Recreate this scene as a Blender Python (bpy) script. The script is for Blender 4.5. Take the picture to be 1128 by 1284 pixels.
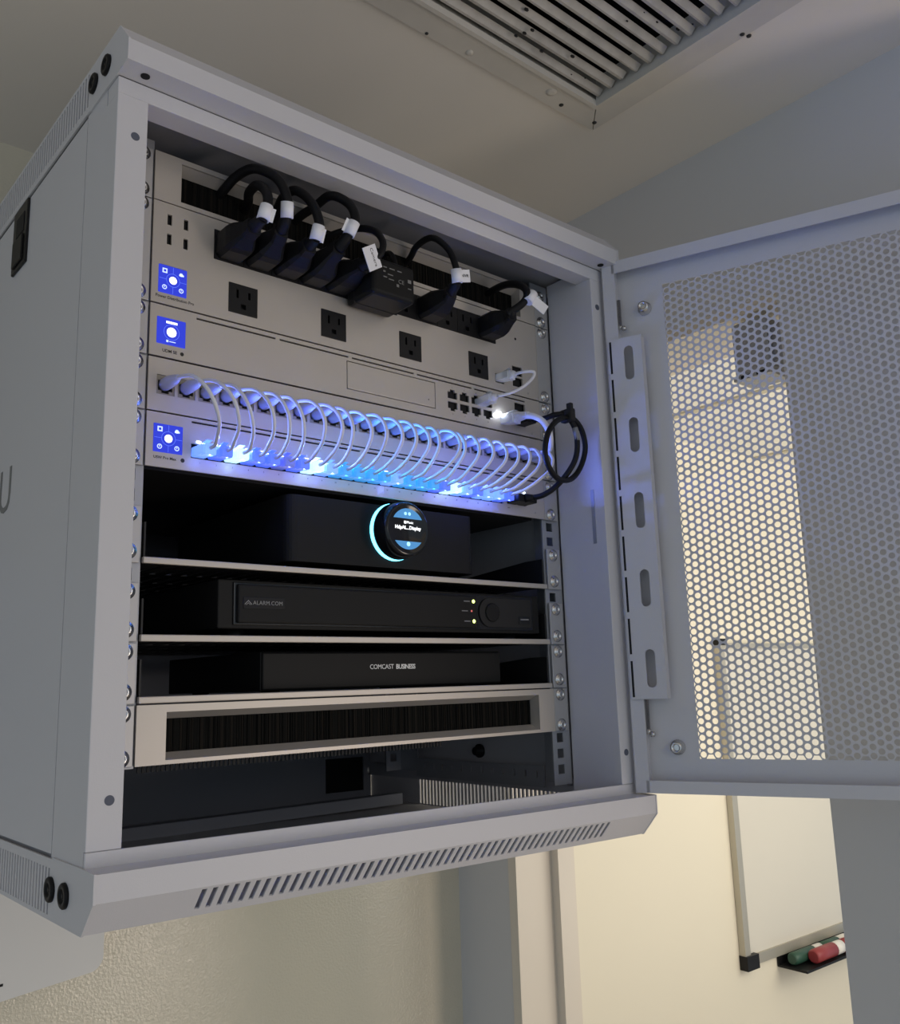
import bpy, bmesh, math, random
from mathutils import Vector, Matrix
random.seed(7)
for o in list(bpy.data.objects):
    bpy.data.objects.remove(o)
SC = bpy.context.scene
COL = SC.collection
S = 0.001                      # everything below is written in millimetres
PI = math.pi

# ------------------------------------------------------------------ camera
cam = bpy.data.objects.new('camera', bpy.data.cameras.new('camera'))
COL.objects.link(cam)
SC.camera = cam
cam.data.sensor_fit = 'HORIZONTAL'
cam.data.sensor_width = 36.0
cam.data.lens = 35.8881
cam.data.clip_start = 0.02
cam.matrix_world = Matrix(((0.758006, -0.099564, -0.644604, -0.481357), (-0.651532, -0.161891, -0.741146, -0.653636), (-0.030564, 0.981773, -0.187583, -0.169613), (0.000000, 0.000000, 0.000000, 1.000000)))

# ------------------------------------------------------------------ world, light, exposure
SC.view_settings.view_transform = 'Standard'
SC.view_settings.look = 'None'
SC.view_settings.gamma = 1.0
SC.view_settings.use_curve_mapping = False
SC.view_settings.exposure = 0.0
world = bpy.data.worlds.new('world')
SC.world = world
world.use_nodes = True
world.node_tree.nodes['Background'].inputs[0].default_value = (0.70, 0.855, 1.0, 1)
world.node_tree.nodes['Background'].inputs[1].default_value = 0.51


def area(name, loc, target, w, h, energy, color):
    d = bpy.data.lights.new(name, 'AREA')
    d.shape = 'RECTANGLE'
    d.size, d.size_y = w * S, h * S
    d.energy, d.color = energy, color
    o = bpy.data.objects.new(name, d)
    COL.objects.link(o)
    o.location = Vector(loc) * S
    o.rotation_euler = (Vector(target) - Vector(loc)).to_track_quat('-Z', 'Y').to_euler()
    return o


# warm light coming through a doorway behind and right of the camera
area('doorway_light', (1500, -2500, -900), (0, 200, -300), 520, 1500, 18, (1.0, 0.82, 0.67))
# added frontal fill at ceiling height; the near room's own light seems off
area('near_fill', (-500, -2300, 480), (-100, 0, 0), 900, 900, 4, (1.0, 0.93, 0.9))
# far room's light, aimed at its wall, and an added fill brightening its ceiling
area('far_room_lamp', (2200, -1100, 100), (2100, 800, -100), 1600, 900, 16, (1.0, 0.90, 0.74))
area('far_ceiling_fill', (1700, -500, -700), (1700, -200, 500), 1000, 1000, 7.5, (1.0, 0.92, 0.80))

# ------------------------------------------------------------------ materials
def mat(name, color, rough=0.5, metal=0.0, emit=None, estr=0.0, spec=0.5, noise=0.0, nscale=8.0, bump=0.0, bscale=60.0, stretch=None, alpha=None, trans=0.0):
    m = bpy.data.materials.new(name)
    m.use_nodes = True
    nt = m.node_tree
    b = nt.nodes['Principled BSDF']
    b.inputs['Base Color'].default_value = (*color, 1)
    b.inputs['Roughness'].default_value = rough
    b.inputs['Metallic'].default_value = metal
    b.inputs['Specular IOR Level'].default_value = spec
    if trans:
        b.inputs['Transmission Weight'].default_value = trans
    if emit:
        b.inputs['Emission Color'].default_value = (*emit, 1)
        b.inputs['Emission Strength'].default_value = estr
    if noise or bump:
        tc = nt.nodes.new('ShaderNodeTexCoord')
        mp = nt.nodes.new('ShaderNodeMapping')
        if stretch:
            mp.inputs['Scale'].default_value = stretch
        nt.links.new(tc.outputs['Object'], mp.inputs[0])
    if noise:
        n = nt.nodes.new('ShaderNodeTexNoise')
        n.inputs['Scale'].default_value = nscale
        n.inputs['Detail'].default_value = 4
        nt.links.new(mp.outputs[0], n.inputs['Vector'])
        r = nt.nodes.new('ShaderNodeMapRange')
        r.inputs['To Min'].default_value = 1 - noise
        r.inputs['To Max'].default_value = 1 + noise
        nt.links.new(n.outputs['Fac'], r.inputs['Value'])
        mx = nt.nodes.new('ShaderNodeMix')
        mx.data_type = 'RGBA'
        mx.blend_type = 'MULTIPLY'
        mx.inputs[0].default_value = 1
        mx.inputs[6].default_value = (*color, 1)
        nt.links.new(r.outputs[0], mx.inputs[7])
        nt.links.new(mx.outputs[2], b.inputs['Base Color'])
    if bump:
        n = nt.nodes.new('ShaderNodeTexNoise')
        n.inputs['Scale'].default_value = bscale
        n.inputs['Detail'].default_value = 2
        nt.links.new(mp.outputs[0], n.inputs['Vector'])
        bp = nt.nodes.new('ShaderNodeBump')
        bp.inputs['Strength'].default_value = bump
        bp.inputs['Distance'].default_value = 0.002
        nt.links.new(n.outputs['Fac'], bp.inputs['Height'])
        nt.links.new(bp.outputs[0], b.inputs['Normal'])
    return m


M = dict(
    white=mat('white_powder_coat', (0.62, 0.61, 0.64), 0.45, bump=0.05, bscale=900),
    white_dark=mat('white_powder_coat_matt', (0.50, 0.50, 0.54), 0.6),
    silver=mat('silver_anodised', (0.53, 0.49, 0.445), 0.42, 0.45, noise=0.03, nscale=30),
    ear=mat('silver_ear', (0.50, 0.49, 0.49), 0.42, 0.45),
    steel=mat('bright_steel', (0.66, 0.65, 0.64), 0.25, 1.0),
    zinc=mat('zinc_grey', (0.40, 0.41, 0.44), 0.45, 0.5),
    black=mat('black_plastic', (0.012, 0.012, 0.013), 0.38, spec=0.22),
    black_matt=mat('black_matt', (0.008, 0.008, 0.009), 0.75),
    shaded_steel=mat('shaded_steel', (0.007, 0.007, 0.0075), 0.55),  # shadow inside the shelves put into this black
    black_satin=mat('black_satin', (0.014, 0.014, 0.0142), 0.42, spec=0.12),
    black_gloss=mat('black_gloss', (0.006, 0.006, 0.007), 0.12),
    rubber=mat('black_rubber', (0.007, 0.007, 0.008), 0.5, spec=0.22),
    hole_blue=mat('shaded_hole', (0.10, 0.11, 0.15), 0.7),
    body_grey=mat('dark_grey_body', (0.015, 0.015, 0.016), 0.5, spec=0.2),
    hole=mat('dark_cavity', (0.004, 0.004, 0.005), 0.8),
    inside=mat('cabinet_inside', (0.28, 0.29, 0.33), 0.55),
    bristle=mat('black_bristle', (0.006, 0.006, 0.0055), 0.8, spec=0.1),
    bristle2=mat('brown_bristle', (0.013, 0.011, 0.009), 0.8, spec=0.1),
    tag=mat('white_tag', (0.85, 0.85, 0.9), 0.6),
    ink=mat('black_ink', (0.02, 0.02, 0.02), 0.6),
    ink_grey=mat('grey_ink', (0.20, 0.20, 0.20), 0.6),
    ink_dim=mat('dim_silver_ink', (0.28, 0.28, 0.28), 0.5),
    ink_white=mat('white_ink', (0.92, 0.92, 0.92), 0.6),
    cord_white=mat('white_cable', (0.72, 0.72, 0.78), 0.45),
    boot=mat('frosted_boot', (0.52, 0.55, 0.80), 0.4),
    clear=mat('clear_plug', (0.85, 0.88, 0.95), 0.15, trans=0.35),
    gold=mat('jack_contacts', (0.30, 0.27, 0.22), 0.4, 0.6),
    ceiling=mat('ceiling_paint', (0.80, 0.755, 0.69), 0.8, noise=0.05, nscale=3.0),
    wall=mat('glossy_wall_paint', (0.62, 0.58, 0.47), 0.11, spec=0.6, bump=0.30, bscale=300, noise=0.03, nscale=4),
    wall_grey=mat('wall_paint', (0.60, 0.60, 0.61), 0.6, noise=0.03, nscale=3),
    floor=mat('floor_vinyl', (0.50, 0.44, 0.37), 0.5, noise=0.1, nscale=5),
    far_wall=mat('cream_wall_paint', (0.80, 0.75, 0.62), 0.7, noise=0.02, nscale=2),
    far_ceiling=mat('far_ceiling', (0.85, 0.83, 0.76), 0.9),
    trim=mat('trim_paint', (0.70, 0.64, 0.55), 0.4),
    vent=mat('vent_enamel', (0.62, 0.59, 0.54), 0.45, noise=0.06, nscale=40),
    dust=mat('dusty_blade', (0.46, 0.44, 0.41), 0.6, noise=0.35, nscale=45),
    duct=mat('duct_dark', (0.006, 0.006, 0.006), 0.9),
    plate=mat('white_plate', (0.66, 0.66, 0.65), 0.5),
    board=mat('whiteboard_face', (0.70, 0.67, 0.59), 0.25, noise=0.02, nscale=4),
    alu=mat('aluminium_frame', (0.50, 0.47, 0.40), 0.4, 0.5),
    green=mat('green_marker', (0.03, 0.09, 0.06), 0.4),
    red=mat('red_marker', (0.30, 0.04, 0.045), 0.4),
    marker_white=mat('marker_label', (0.8, 0.78, 0.74), 0.5),
    led_blue=mat('screen_blue', (0.005, 0.008, 0.05), 0.3, emit=(0.030, 0.050, 0.66), estr=1.0, spec=0.2),
    led_line=mat('screen_line', (0.005, 0.008, 0.05), 0.3, emit=(0.10, 0.17, 0.95), estr=1.0),
    led_pale=mat('screen_icon', (0.5, 0.6, 0.9), 0.3, emit=(0.55, 0.68, 1.0), estr=1.0),
    led_white=mat('screen_white', (0.9, 0.9, 0.9), 0.3, emit=(0.95, 0.97, 1.0), estr=1.6),
    port_white=mat('port_led_white', (0.9, 0.9, 1.0), 0.3, emit=(0.55, 0.72, 1.0), estr=4.0),
    ring=mat('dial_ring', (0.1, 0.4, 0.5), 0.3, emit=(0.12, 0.62, 0.85), estr=5.0),
    dial_blue=mat('dial_screen_blue', (0.05, 0.2, 0.4), 0.3, emit=(0.055, 0.20, 0.42), estr=1.0),
    dial_pale=mat('dial_screen_icon', (0.3, 0.6, 0.8), 0.3, emit=(0.35, 0.72, 0.95), estr=1.3),
    led_yellow=mat('yellow_led', (0.6, 0.7, 0.2), 0.3, emit=(0.75, 0.95, 0.22), estr=3.0),
    led_red=mat('red_led', (0.5, 0.1, 0.1), 0.3, emit=(0.55, 0.12, 0.10), estr=1.0),
)
GLOW = [mat('lit_plug_blue', (0.16, 0.24, 0.8), 0.3, emit=(0.07, 0.14, 0.85), estr=0.85),  # port LED light shining through the plugs is put into their emission
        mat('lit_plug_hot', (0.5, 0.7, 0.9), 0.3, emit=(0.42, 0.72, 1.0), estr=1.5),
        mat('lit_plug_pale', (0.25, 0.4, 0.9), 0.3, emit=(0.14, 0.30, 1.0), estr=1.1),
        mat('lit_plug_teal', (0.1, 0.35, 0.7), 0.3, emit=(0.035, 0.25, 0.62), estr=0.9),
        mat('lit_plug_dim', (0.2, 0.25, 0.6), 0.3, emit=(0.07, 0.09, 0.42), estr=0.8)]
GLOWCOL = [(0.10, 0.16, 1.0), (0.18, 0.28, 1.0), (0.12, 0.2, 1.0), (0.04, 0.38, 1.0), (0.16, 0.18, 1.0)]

# ------------------------------------------------------------------ mesh helpers
def V(*a):
    return Vector(a)


def box(bm, x0, x1, y0, y1, z0, z1, bev=0.0, seg=2):
    n0 = set(bm.verts)
    r = bmesh.ops.create_cube(bm, size=1)
    vs = r['verts']
    for v in vs:
        v.co = Vector((x0 + (v.co.x + .5) * (x1 - x0), y0 + (v.co.y + .5) * (y1 - y0), z0 + (v.co.z + .5) * (z1 - z0)))
    if bev:
        es = list({e for v in vs for e in v.link_edges})
        bmesh.ops.bevel(bm, geom=es, offset=bev, segments=seg, profile=0.5, affect='EDGES')
    return bm


def newbox(*a, **k):
    return box(bmesh.new(), *a, **k)


def plate(bm, u0, u1, v0, v1, holes, f, th):
    """sheet in (u, v) with rectangular holes; f(u, v, w) places a point, w = 0 front, th = back"""
    us = {u0, u1}
    vs = {v0, v1}
    for a, b, c, d in holes:
        us |= {a, b}
        vs |= {c, d}
    us = sorted(u for u in us if u0 <= u <= u1)
    vs = sorted(v for v in vs if v0 <= v <= v1)
    nu, nv = len(us) - 1, len(vs) - 1
    fill = [[True] * nv for _ in range(nu)]
    for i in range(nu):
        cu = (us[i] + us[i + 1]) / 2
        for j in range(nv):
            cv = (vs[j] + vs[j + 1]) / 2
            for a, b, c, d in holes:
                if a < cu < b and c < cv < d:
                    fill[i][j] = False
                    break
    cache = {}

    def vert(i, j, w):
        k = (i, j, w)
        if k not in cache:
            cache[k] = bm.verts.new(f(us[i], vs[j], w))
        return cache[k]
    for i in range(nu):
        for j in range(nv):
            if not fill[i][j]:
                continue
            bm.faces.new([vert(i, j, 0), vert(i + 1, j, 0), vert(i + 1, j + 1, 0), vert(i, j + 1, 0)])
            bm.faces.new([vert(i, j + 1, th), vert(i + 1, j + 1, th), vert(i + 1, j, th), vert(i, j, th)])
            for di, dj, a, b in ((-1, 0, (0, 1), (0, 0)), (1, 0, (1, 0), (1, 1)), (0, -1, (0, 0), (1, 0)), (0, 1, (1, 1), (0, 1))):
                ii, jj = i + di, j + dj
                if 0 <= ii < nu and 0 <= jj < nv and fill[ii][jj]:
                    continue
                p, q = (i + a[0], j + a[1]), (i + b[0], j + b[1])
                bm.faces.new([vert(*q, 0), vert(*p, 0), vert(*p, th), vert(*q, th)])
    return bm


def xz(y):
    return lambda u, v, w: (u, y + w, v)


def tube(bm, pts, r, seg=10, sub=6, caps=True):
    P = [Vector(p) for p in pts]
    R = r if isinstance(r, (list, tuple)) else [r] * len(P)
    Q, RR = [], []
    n = len(P)
    for i in range(n - 1):
        p0 = P[i - 1] if i else P[0] * 2 - P[1]
        p1, p2 = P[i], P[i + 1]
        p3 = P[i + 2] if i + 2 < n else P[-1] * 2 - P[-2]
        for k in range(sub):
            t = k / sub
            Q.append(0.5 * ((2 * p1) + (p2 - p0) * t + (2 * p0 - 5 * p1 + 4 * p2 - p3) * t * t + (3 * p1 - p0 - 3 * p2 + p3) * t ** 3))
            RR.append(R[i] + (R[i + 1] - R[i]) * t)
    Q.append(P[-1])
    RR.append(R[-1])
    T = [((Q[min(i + 1, len(Q) - 1)] - Q[max(i - 1, 0)]).normalized()) for i in range(len(Q))]
    nrm = T[0].orthogonal().normalized()
    rings = []
    for i in range(len(Q)):
        if i:
            ax = T[i - 1].cross(T[i])
            if ax.length > 1e-7:
                nrm = Matrix.Rotation(T[i - 1].angle(T[i]), 3, ax.normalized()) @ nrm
        bn = T[i].cross(nrm).normalized()
        rings.append([bm.verts.new(Q[i] + (nrm * math.cos(a) + bn * math.sin(a)) * RR[i]) for a in [2 * PI * k / seg for k in range(seg)]])
    for i in range(len(rings) - 1):
        for k in range(seg):
            fc = bm.faces.new([rings[i][k], rings[i][(k + 1) % seg], rings[i + 1][(k + 1) % seg], rings[i + 1][k]])
            fc.smooth = True
    if caps:
        bm.faces.new(rings[0][::-1])
        bm.faces.new(rings[-1])
    return bm


def cyl(bm, c, axis, r0, r1, L, seg=24, smooth=True):
    """cone frustum from c along axis"""
    ax = Vector(axis).normalized()
    a = ax.orthogonal().normalized()
    b = ax.cross(a)
    c = Vector(c)
    lo = [bm.verts.new(c + (a * math.cos(t) + b * math.sin(t)) * r0) for t in [2 * PI * k / seg for k in range(seg)]]
    hi = [bm.verts.new(c + ax * L + (a * math.cos(t) + b * math.sin(t)) * r1) for t in [2 * PI * k / seg for k in range(seg)]]
    for k in range(seg):
        f = bm.faces.new([lo[k], lo[(k + 1) % seg], hi[(k + 1) % seg], hi[k]])
        f.smooth = smooth
    bm.faces.new(lo[::-1])
    bm.faces.new(hi)
    return bm


def lathe(bm, c, axis, prof, seg=32, closed=False):
    """prof = [(distance along axis, radius)...]"""
    ax = Vector(axis).normalized()
    a = ax.orthogonal().normalized()
    b = ax.cross(a)
    c = Vector(c)
    rings = [[bm.verts.new(c + ax * d + (a * math.cos(t) + b * math.sin(t)) * r) for t in [2 * PI * k / seg for k in range(seg)]] for d, r in prof]
    n = len(rings)
    for i in range(n if closed else n - 1):
        A, B = rings[i], rings[(i + 1) % n]
        for k in range(seg):
            f = bm.faces.new([A[k], A[(k + 1) % seg], B[(k + 1) % seg], B[k]])
            f.smooth = True
    if not closed:
        bm.faces.new(rings[0][::-1])
        bm.faces.new(rings[-1])
    return bm


def prism(bm, pts, f0, f1):
    """closed polygon pts [(a, b)], f0/f1 map (a, b) to the two ends"""
    lo = [bm.verts.new(f0(a, b)) for a, b in pts]
    hi = [bm.verts.new(f1(a, b)) for a, b in pts]
    n = len(pts)
    for k in range(n):
        bm.faces.new([lo[k], lo[(k + 1) % n], hi[(k + 1) % n], hi[k]])
    bm.faces.new(lo[::-1])
    bm.faces.new(hi)
    return bm


def quad(bm, *ps):
    bm.faces.new([bm.verts.new(p) for p in ps])
    return bm


def text_bm(body, size, align='LEFT', ext=0.06, spacing=1.0, bold=0.0):
    c = bpy.data.curves.new('lettering', 'FONT')
    c.body, c.size, c.align_x, c.align_y = body, size, align, 'CENTER'
    c.extrude, c.space_character, c.offset = ext, spacing, bold
    c.resolution_u = 3
    o = bpy.data.objects.new('lettering', c)
    COL.objects.link(o)
    dg = bpy.context.evaluated_depsgraph_get()
    me = bpy.data.meshes.new_from_object(o.evaluated_get(dg))
    bm = bmesh.new()
    bm.from_mesh(me)
    bpy.data.objects.remove(o)
    bpy.data.meshes.remove(me)
    return bm


def place_text(bm, loc, right=(1, 0, 0), up=(0, 0, 1)):
    r, u = Vector(right).normalized(), Vector(up).normalized()
    n = r.cross(u)
    L = Vector(loc)
    for v in bm.verts:
        v.co = L + r * v.co.x + u * v.co.y + n * v.co.z
    return bm


def wpos(o):
    p = Vector((0, 0, 0))
    while o:
        p = p + o.location
        o = o.parent
    return p


def obj(name, bm, m, parent=None, local=False, fix=True, **props):
    if fix:
        bmesh.ops.recalc_face_normals(bm, faces=bm.faces[:])
    me = bpy.data.meshes.new(name)
    base = Vector((0, 0, 0)) if local or not parent else wpos(parent)
    for v in bm.verts:
        v.co = v.co * S - base
    bm.to_mesh(me)
    bm.free()
    for mm in (m if isinstance(m, list) else [m]):
        me.materials.append(mm)
    o = bpy.data.objects.new(name, me)
    COL.objects.link(o)
    o.parent = parent
    for k, v in props.items():
        o[k] = v
    return o


def thing(name, loc, label, cat, group=None):
    o = bpy.data.objects.new(name, None)
    o.empty_display_size = 0.02
    COL.objects.link(o)
    o.location = Vector(loc) * S
    o['label'], o['category'] = label, cat
    if group:
        o['group'] = group
    return o


def tag(o, label, cat, group=None):
    o['label'], o['category'] = label, cat
    if group:
        o['group'] = group
    return o


def struct(name, bm, m, parent=None):
    return obj(name, bm, m, parent, kind='structure')

# ------------------------------------------------------------------ the setting
YW, XR, ZC, ZF = 460, 482, 507, -1720        # back wall, right wall, ceiling, floor
DY0, DY1, DZ = -154, 348, 280                # doorway in the right wall, head height
VX0, VX1, VY0, VY1 = -150, 292, -480, -55    # hole of the ceiling vent

struct('wall_back', newbox(-2300, XR + 118, YW, YW + 60, ZF, ZC), M['wall'])
bm = bmesh.new()
plate(bm, -450, YW, ZF, ZC, [(DY0, DY1, ZF, DZ)], lambda u, v, w: (XR + w, u, v), 118)
struct('wall_right', bm, M['wall_grey'])
bm = bmesh.new()
plate(bm, -2300, XR + 118, -3400, YW + 60, [(VX0, VX1, VY0, VY1)], lambda u, v, w: (u, v, ZC + w), 30)
struct('ceiling', bm, M['ceiling'])
bm = newbox(-2300, 3800, -3400, 1000, ZF - 40, ZF)
struct('floor', bm, M['floor'])
# the room seen through the doorway
A = math.radians(-2.475)
FD, FN, FO = V(math.cos(A), math.sin(A), 0), V(-math.sin(A), math.cos(A), 0), V(1840, 818, 0)


def far(s, off, z):
    """point of the far wall: s along it, off in front of it (towards the camera)"""
    p = FO + FD * s - FN * off
    return V(p.x, p.y, z)


bm = bmesh.new()
prism(bm, [(-1250, 0), (2200, 0), (2200, -60), (-1250, -60)], lambda a, b: far(a, b, ZF), lambda a, b: far(a, b, ZC + 30))
struct('wall_far', bm, M['far_wall'])
bm = newbox(XR + 118, 3900, -1500, 900, ZC, ZC + 30)
fc = struct('ceiling_far', bm, M['far_ceiling'])
for x in (860, 1470, 2080, 2690):
    struct('trim_grid', newbox(x - 12, x + 12, -1500, 860, ZC - 6, ZC), M['alu'], fc)
# door lining with its stop
lin = struct('trim_1', newbox(XR - 1, XR + 119, DY1 - 16, DY1, ZF, DZ), M['trim'])
struct('door_stop', newbox(XR + 74, XR + 106, DY1 - 30, DY1 - 16, ZF, DZ), M['trim'], lin)
struct('lining_edge', newbox(XR + 112, XR + 123, DY1 - 18, DY1 + 40, ZF, DZ + 30), M['trim'], lin)
struct('trim_2', newbox(XR + 0.5, XR + 118, DY0 - 0.5, DY1 - 16, DZ - 14, DZ), M['trim'])

# white plate on the back wall under the cabinet
t = thing('wall_plate', (-300, YW - 22, -330), 'white flat plate with a rounded corner on the back wall below the cabinet', 'plate')
bm = bmesh.new()
a0 = math.radians(6.0)
pts = [(-420, -160), (0, -160), (0, 0)]
R8 = 14
pts = [(-520, 330), (-520, -152)] + [(-R8 + R8 * math.sin(k * PI / 12), -152 + R8 - R8 * math.cos(k * PI / 12)) for k in range(7)] + [(0, 330)]
f = lambda d: (lambda a, b: (-74 + a * math.cos(a0), YW - 8 + a * math.sin(a0) * 0.12 - d, -322 + b - a * -0.10 * 0.9))
prism(bm, pts, f(0), f(16))
obj('panel', bm, M['plate'], t)
bm = bmesh.new()
prism(bm, [(-150, -137), (-106, -137), (-106, -134.5), (-150, -134.5)], f(15), f(16.6))
obj('slit', bm, M['hole'], t)

# ------------------------------------------------------------------ ceiling vent
t = thing('ceiling_vent', (70, -270, ZC), 'dusty white slatted air return grille set in the ceiling above the cabinet', 'vent')
FW = 36
ix0, ix1, iy0, iy1 = VX0 + 2, VX1 + 2, VY0 - 2, VY1 + 4
ox0, ox1, oy0, oy1 = ix0 - FW, ix1 + FW, iy0 - FW, iy1 + FW
g = 0.7
for q in ([(ox0 + g, oy1), (ox1 - g, oy1), (ix1 - g, iy1), (ix0 + g, iy1)], [(ox1, oy1 - g), (ox1, oy0 + g), (ix1, iy0 + g), (ix1, iy1 - g)],
          [(ox1 - g, oy0), (ox0 + g, oy0), (ix0 + g, iy0), (ix1 - g, iy0)], [(ox0, oy0 + g), (ox0, oy1 - g), (ix0, iy1 - g), (ix0, iy0 + g)]):
    bm = bmesh.new()
    cx, cy = sum(p[0] for p in q) / 4, sum(p[1] for p in q) / 4
    lo = [bm.verts.new((a, b, ZC - 0.2)) for a, b in q]
    hi = []
    for k, (a, b) in enumerate(q):
        s = 2.0 if k < 2 else 0.0
        dx = -s if (a > 70) else s
        dy = -s if (b > -270) else s
        hi.append(bm.verts.new((a + (dx if k < 2 else 0), b + (dy if k < 2 else 0), ZC - 4.5)))
    bm.faces.new(lo)
    bm.faces.new(hi)
    for k in range(4):
        bm.faces.new([lo[k], lo[(k + 1) % 4], hi[(k + 1) % 4], hi[k]])
    obj('frame_rail', bm, M['vent'], t)
bm = bmesh.new()   # inner lip
plate(bm, ix0 - 1, ix1 + 1, iy0 - 1, iy1 + 1, [(ix0 + 4, ix1 - 4, iy0 + 4, iy1 - 4)], lambda u, v, w: (u, v, ZC - 8 + w), 16)
obj('inner_frame', bm, M['vent'], t)
k = 0
y = iy1 - 13
while y > iy0 + 10:
    bm = bmesh.new()
    tilt = math.radians(-40 + random.uniform(-3, 3))
    L = 10.0
    c, s = math.cos(tilt), math.sin(tilt)
    x1 = ix1 - 6 - random.uniform(0, 3)
    prism(bm, [(-L / 2, -0.7), (L / 2 - 2, -0.7), (L / 2, 1.6), (L / 2 - 1, 2.4), (L / 2 - 3, 0.7), (-L / 2, 0.7)],
          lambda a, b: (ix0 + 5, y + a * c - b * s, ZC + 3 + a * s + b * c), lambda a, b: (x1, y + a * c - b * s + random.uniform(-.6, .6), ZC + 3 + a * s + b * c))
    obj('blade', bm, M['dust'], t)
    y -= 18.4
    k += 1
bm = bmesh.new()
for k in range(45):    # fluff caught on the blades
    x, yy, r = random.uniform(40, ix1 - 10), random.uniform(iy0 + 200, iy1 - 10), random.uniform(.7, 2.2)
    bmesh.ops.create_icosphere(bm, subdivisions=1, radius=r, matrix=Matrix.Translation((x, yy, ZC + 1 + random.uniform(-3, 5))) @ Matrix.Diagonal((1.6, 1, .7, 1)))
obj('dust_fluff', bm, M['black_matt'], t, kind='stuff')
bm = bmesh.new()
plate(bm, VX0 - 8, VX1 + 8, VY0 - 8, VY1 + 8, [(VX0, VX1, VY0, VY1)], lambda u, v, w: (u, v, ZC + 31 + w), 220)
box(bm, VX0 - 8, VX1 + 8, VY0 - 8, VY1 + 8, ZC + 251, ZC + 255)
obj('duct', bm, M['duct'], t)
for (x, y2, r) in ((58, -20, 2.0), (113, -26, 4.6), (232, -36, 7.0), (259, -27, 3.0), (317, -29, 3.0), (323, -229, 2.8), (331, -232, 2.8)):
    bm = bmesh.new()
    lathe(bm, (x, y2, ZC - 4), (0, 0, -1), [(0, r), (1.2, r * .9), (2.0, r * .4)], 14)
    obj('screw', bm, M['vent'] if r > 4 else M['ink'], t)

# ------------------------------------------------------------------ whiteboard, tray and markers in the far room
WT, WB = -80, -938
t = thing('whiteboard', far(0, 0, WB), 'framed whiteboard hung on the cream wall beyond the doorway', 'whiteboard')


def fbox(s0, s1, o0, o1, z0, z1):
    bm = bmesh.new()
    prism(bm, [(s0, z0), (s1, z0), (s1, z1), (s0, z1)], lambda a, b: far(a, o0, b), lambda a, b: far(a, o1, b))
    return bm


obj('writing_surface', fbox(-34, 1180, 2, 10, WB + 22, WT - 14), M['board'], t)
obj('frame_side', fbox(-58, -34, 1, 20, WB + 26, WT), M['alu'], t)
obj('frame_side', fbox(1180, 1204, 1, 20, WB + 26, WT), M['alu'], t)
obj('frame_top', fbox(-34, 1180, 1, 18, WT - 14, WT), M['alu'], t)
obj('frame_bottom', fbox(-6, 1180, 1, 16, WB - 4, WB + 22), M['alu'], t)
obj('corner_cap', fbox(-60, -6, 0.5, 26, WB - 10, WB + 26), M['black'], t)
obj('corner_cap', fbox(-60, -30, 0.5, 24, WT - 6, WT + 12), M['black'], t)
t = thing('marker_tray', far(300, 30, WB - 36), 'small black marker tray clipped under the whiteboard', 'tray')
obj('ledge', fbox(112, 560, 2, 92, WB - 36, WB - 30), M['black'], t)
obj('back_lip', fbox(112, 560, 2, 6, WB - 30, WB - 6), M['black'], t)


def marker(name, s0, off, z, length, r, m, label):
    t = thing(name, far(s0, off, z), label, 'marker')
    c, d = far(s0, off, z), FD
    bm = bmesh.new()
    lathe(bm, c, d, [(0, r * .8), (6, r * 1.05), (length * .36, r * 1.05)], 16)
    obj('cap', bm, m, t)
    bm = bmesh.new()
    lathe(bm, c + d * length * .36, d, [(0, r), (length * .14, r)], 16)
    obj('band', bm, M['marker_white'], t)
    bm = bmesh.new()
    lathe(bm, c + d * length * .5, d, [(0, r), (length * .32, r)], 16)
    obj('barrel', bm, m, t)
    bm = bmesh.new()
    lathe(bm, c + d * length * .82, d, [(0, r), (length * .16, r), (length * .18, r * .8)], 16)
    obj('label_wrap', bm, M['marker_white'], t)


marker('marker', 128, 38, WB - 13, 290, 16, M['green'], 'dark green dry-erase marker lying at the back of the tray')
marker('marker', 180, 72, WB - 10, 290, 18, M['red'], 'red dry-erase marker lying at the front of the tray')

t = thing('wall_box', (XR + 24, DY0 + 36, 184), 'small dark box fixed to the doorway side, seen through the perforated door', 'box')
obj('housing', newbox(XR + 1, XR + 44, DY0 + 17, DY0 + 65, 190, 258, bev=3), M['zinc'], t)
obj('arm', newbox(XR + 10, XR + 34, DY0 + 0.5, DY0 + 18, 200, 246), M['zinc'], t)
obj('base_plate', newbox(XR - 1, XR + 46, DY0 + 17, DY0 + 66, 184, 190), M['zinc'], t)
for dy in (23, 44):
    obj('slot', newbox(XR - 1.6, XR - 0.8, DY0 + dy, DY0 + dy + 12, 185, 189), M['hole'], t)

# ------------------------------------------------------------------ the wall cabinet
CAB = thing('rack_cabinet', (0, 160, -319), 'white wall-mounted equipment cabinet with its perforated door swung open', 'cabinet')
W2, YF, YB = 270, -57, 400


def shell(name, bm, m, parent=None):
    """sheet metal of the cabinet body: it hangs a touch askew to the rack inside it"""
    for v in bm.verts:
        v.co = Vector((v.co.x, v.co.y - .025 * v.co.x, v.co.z - .011 * v.co.x))
    return obj(name, bm, m, parent or CAB)


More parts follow.
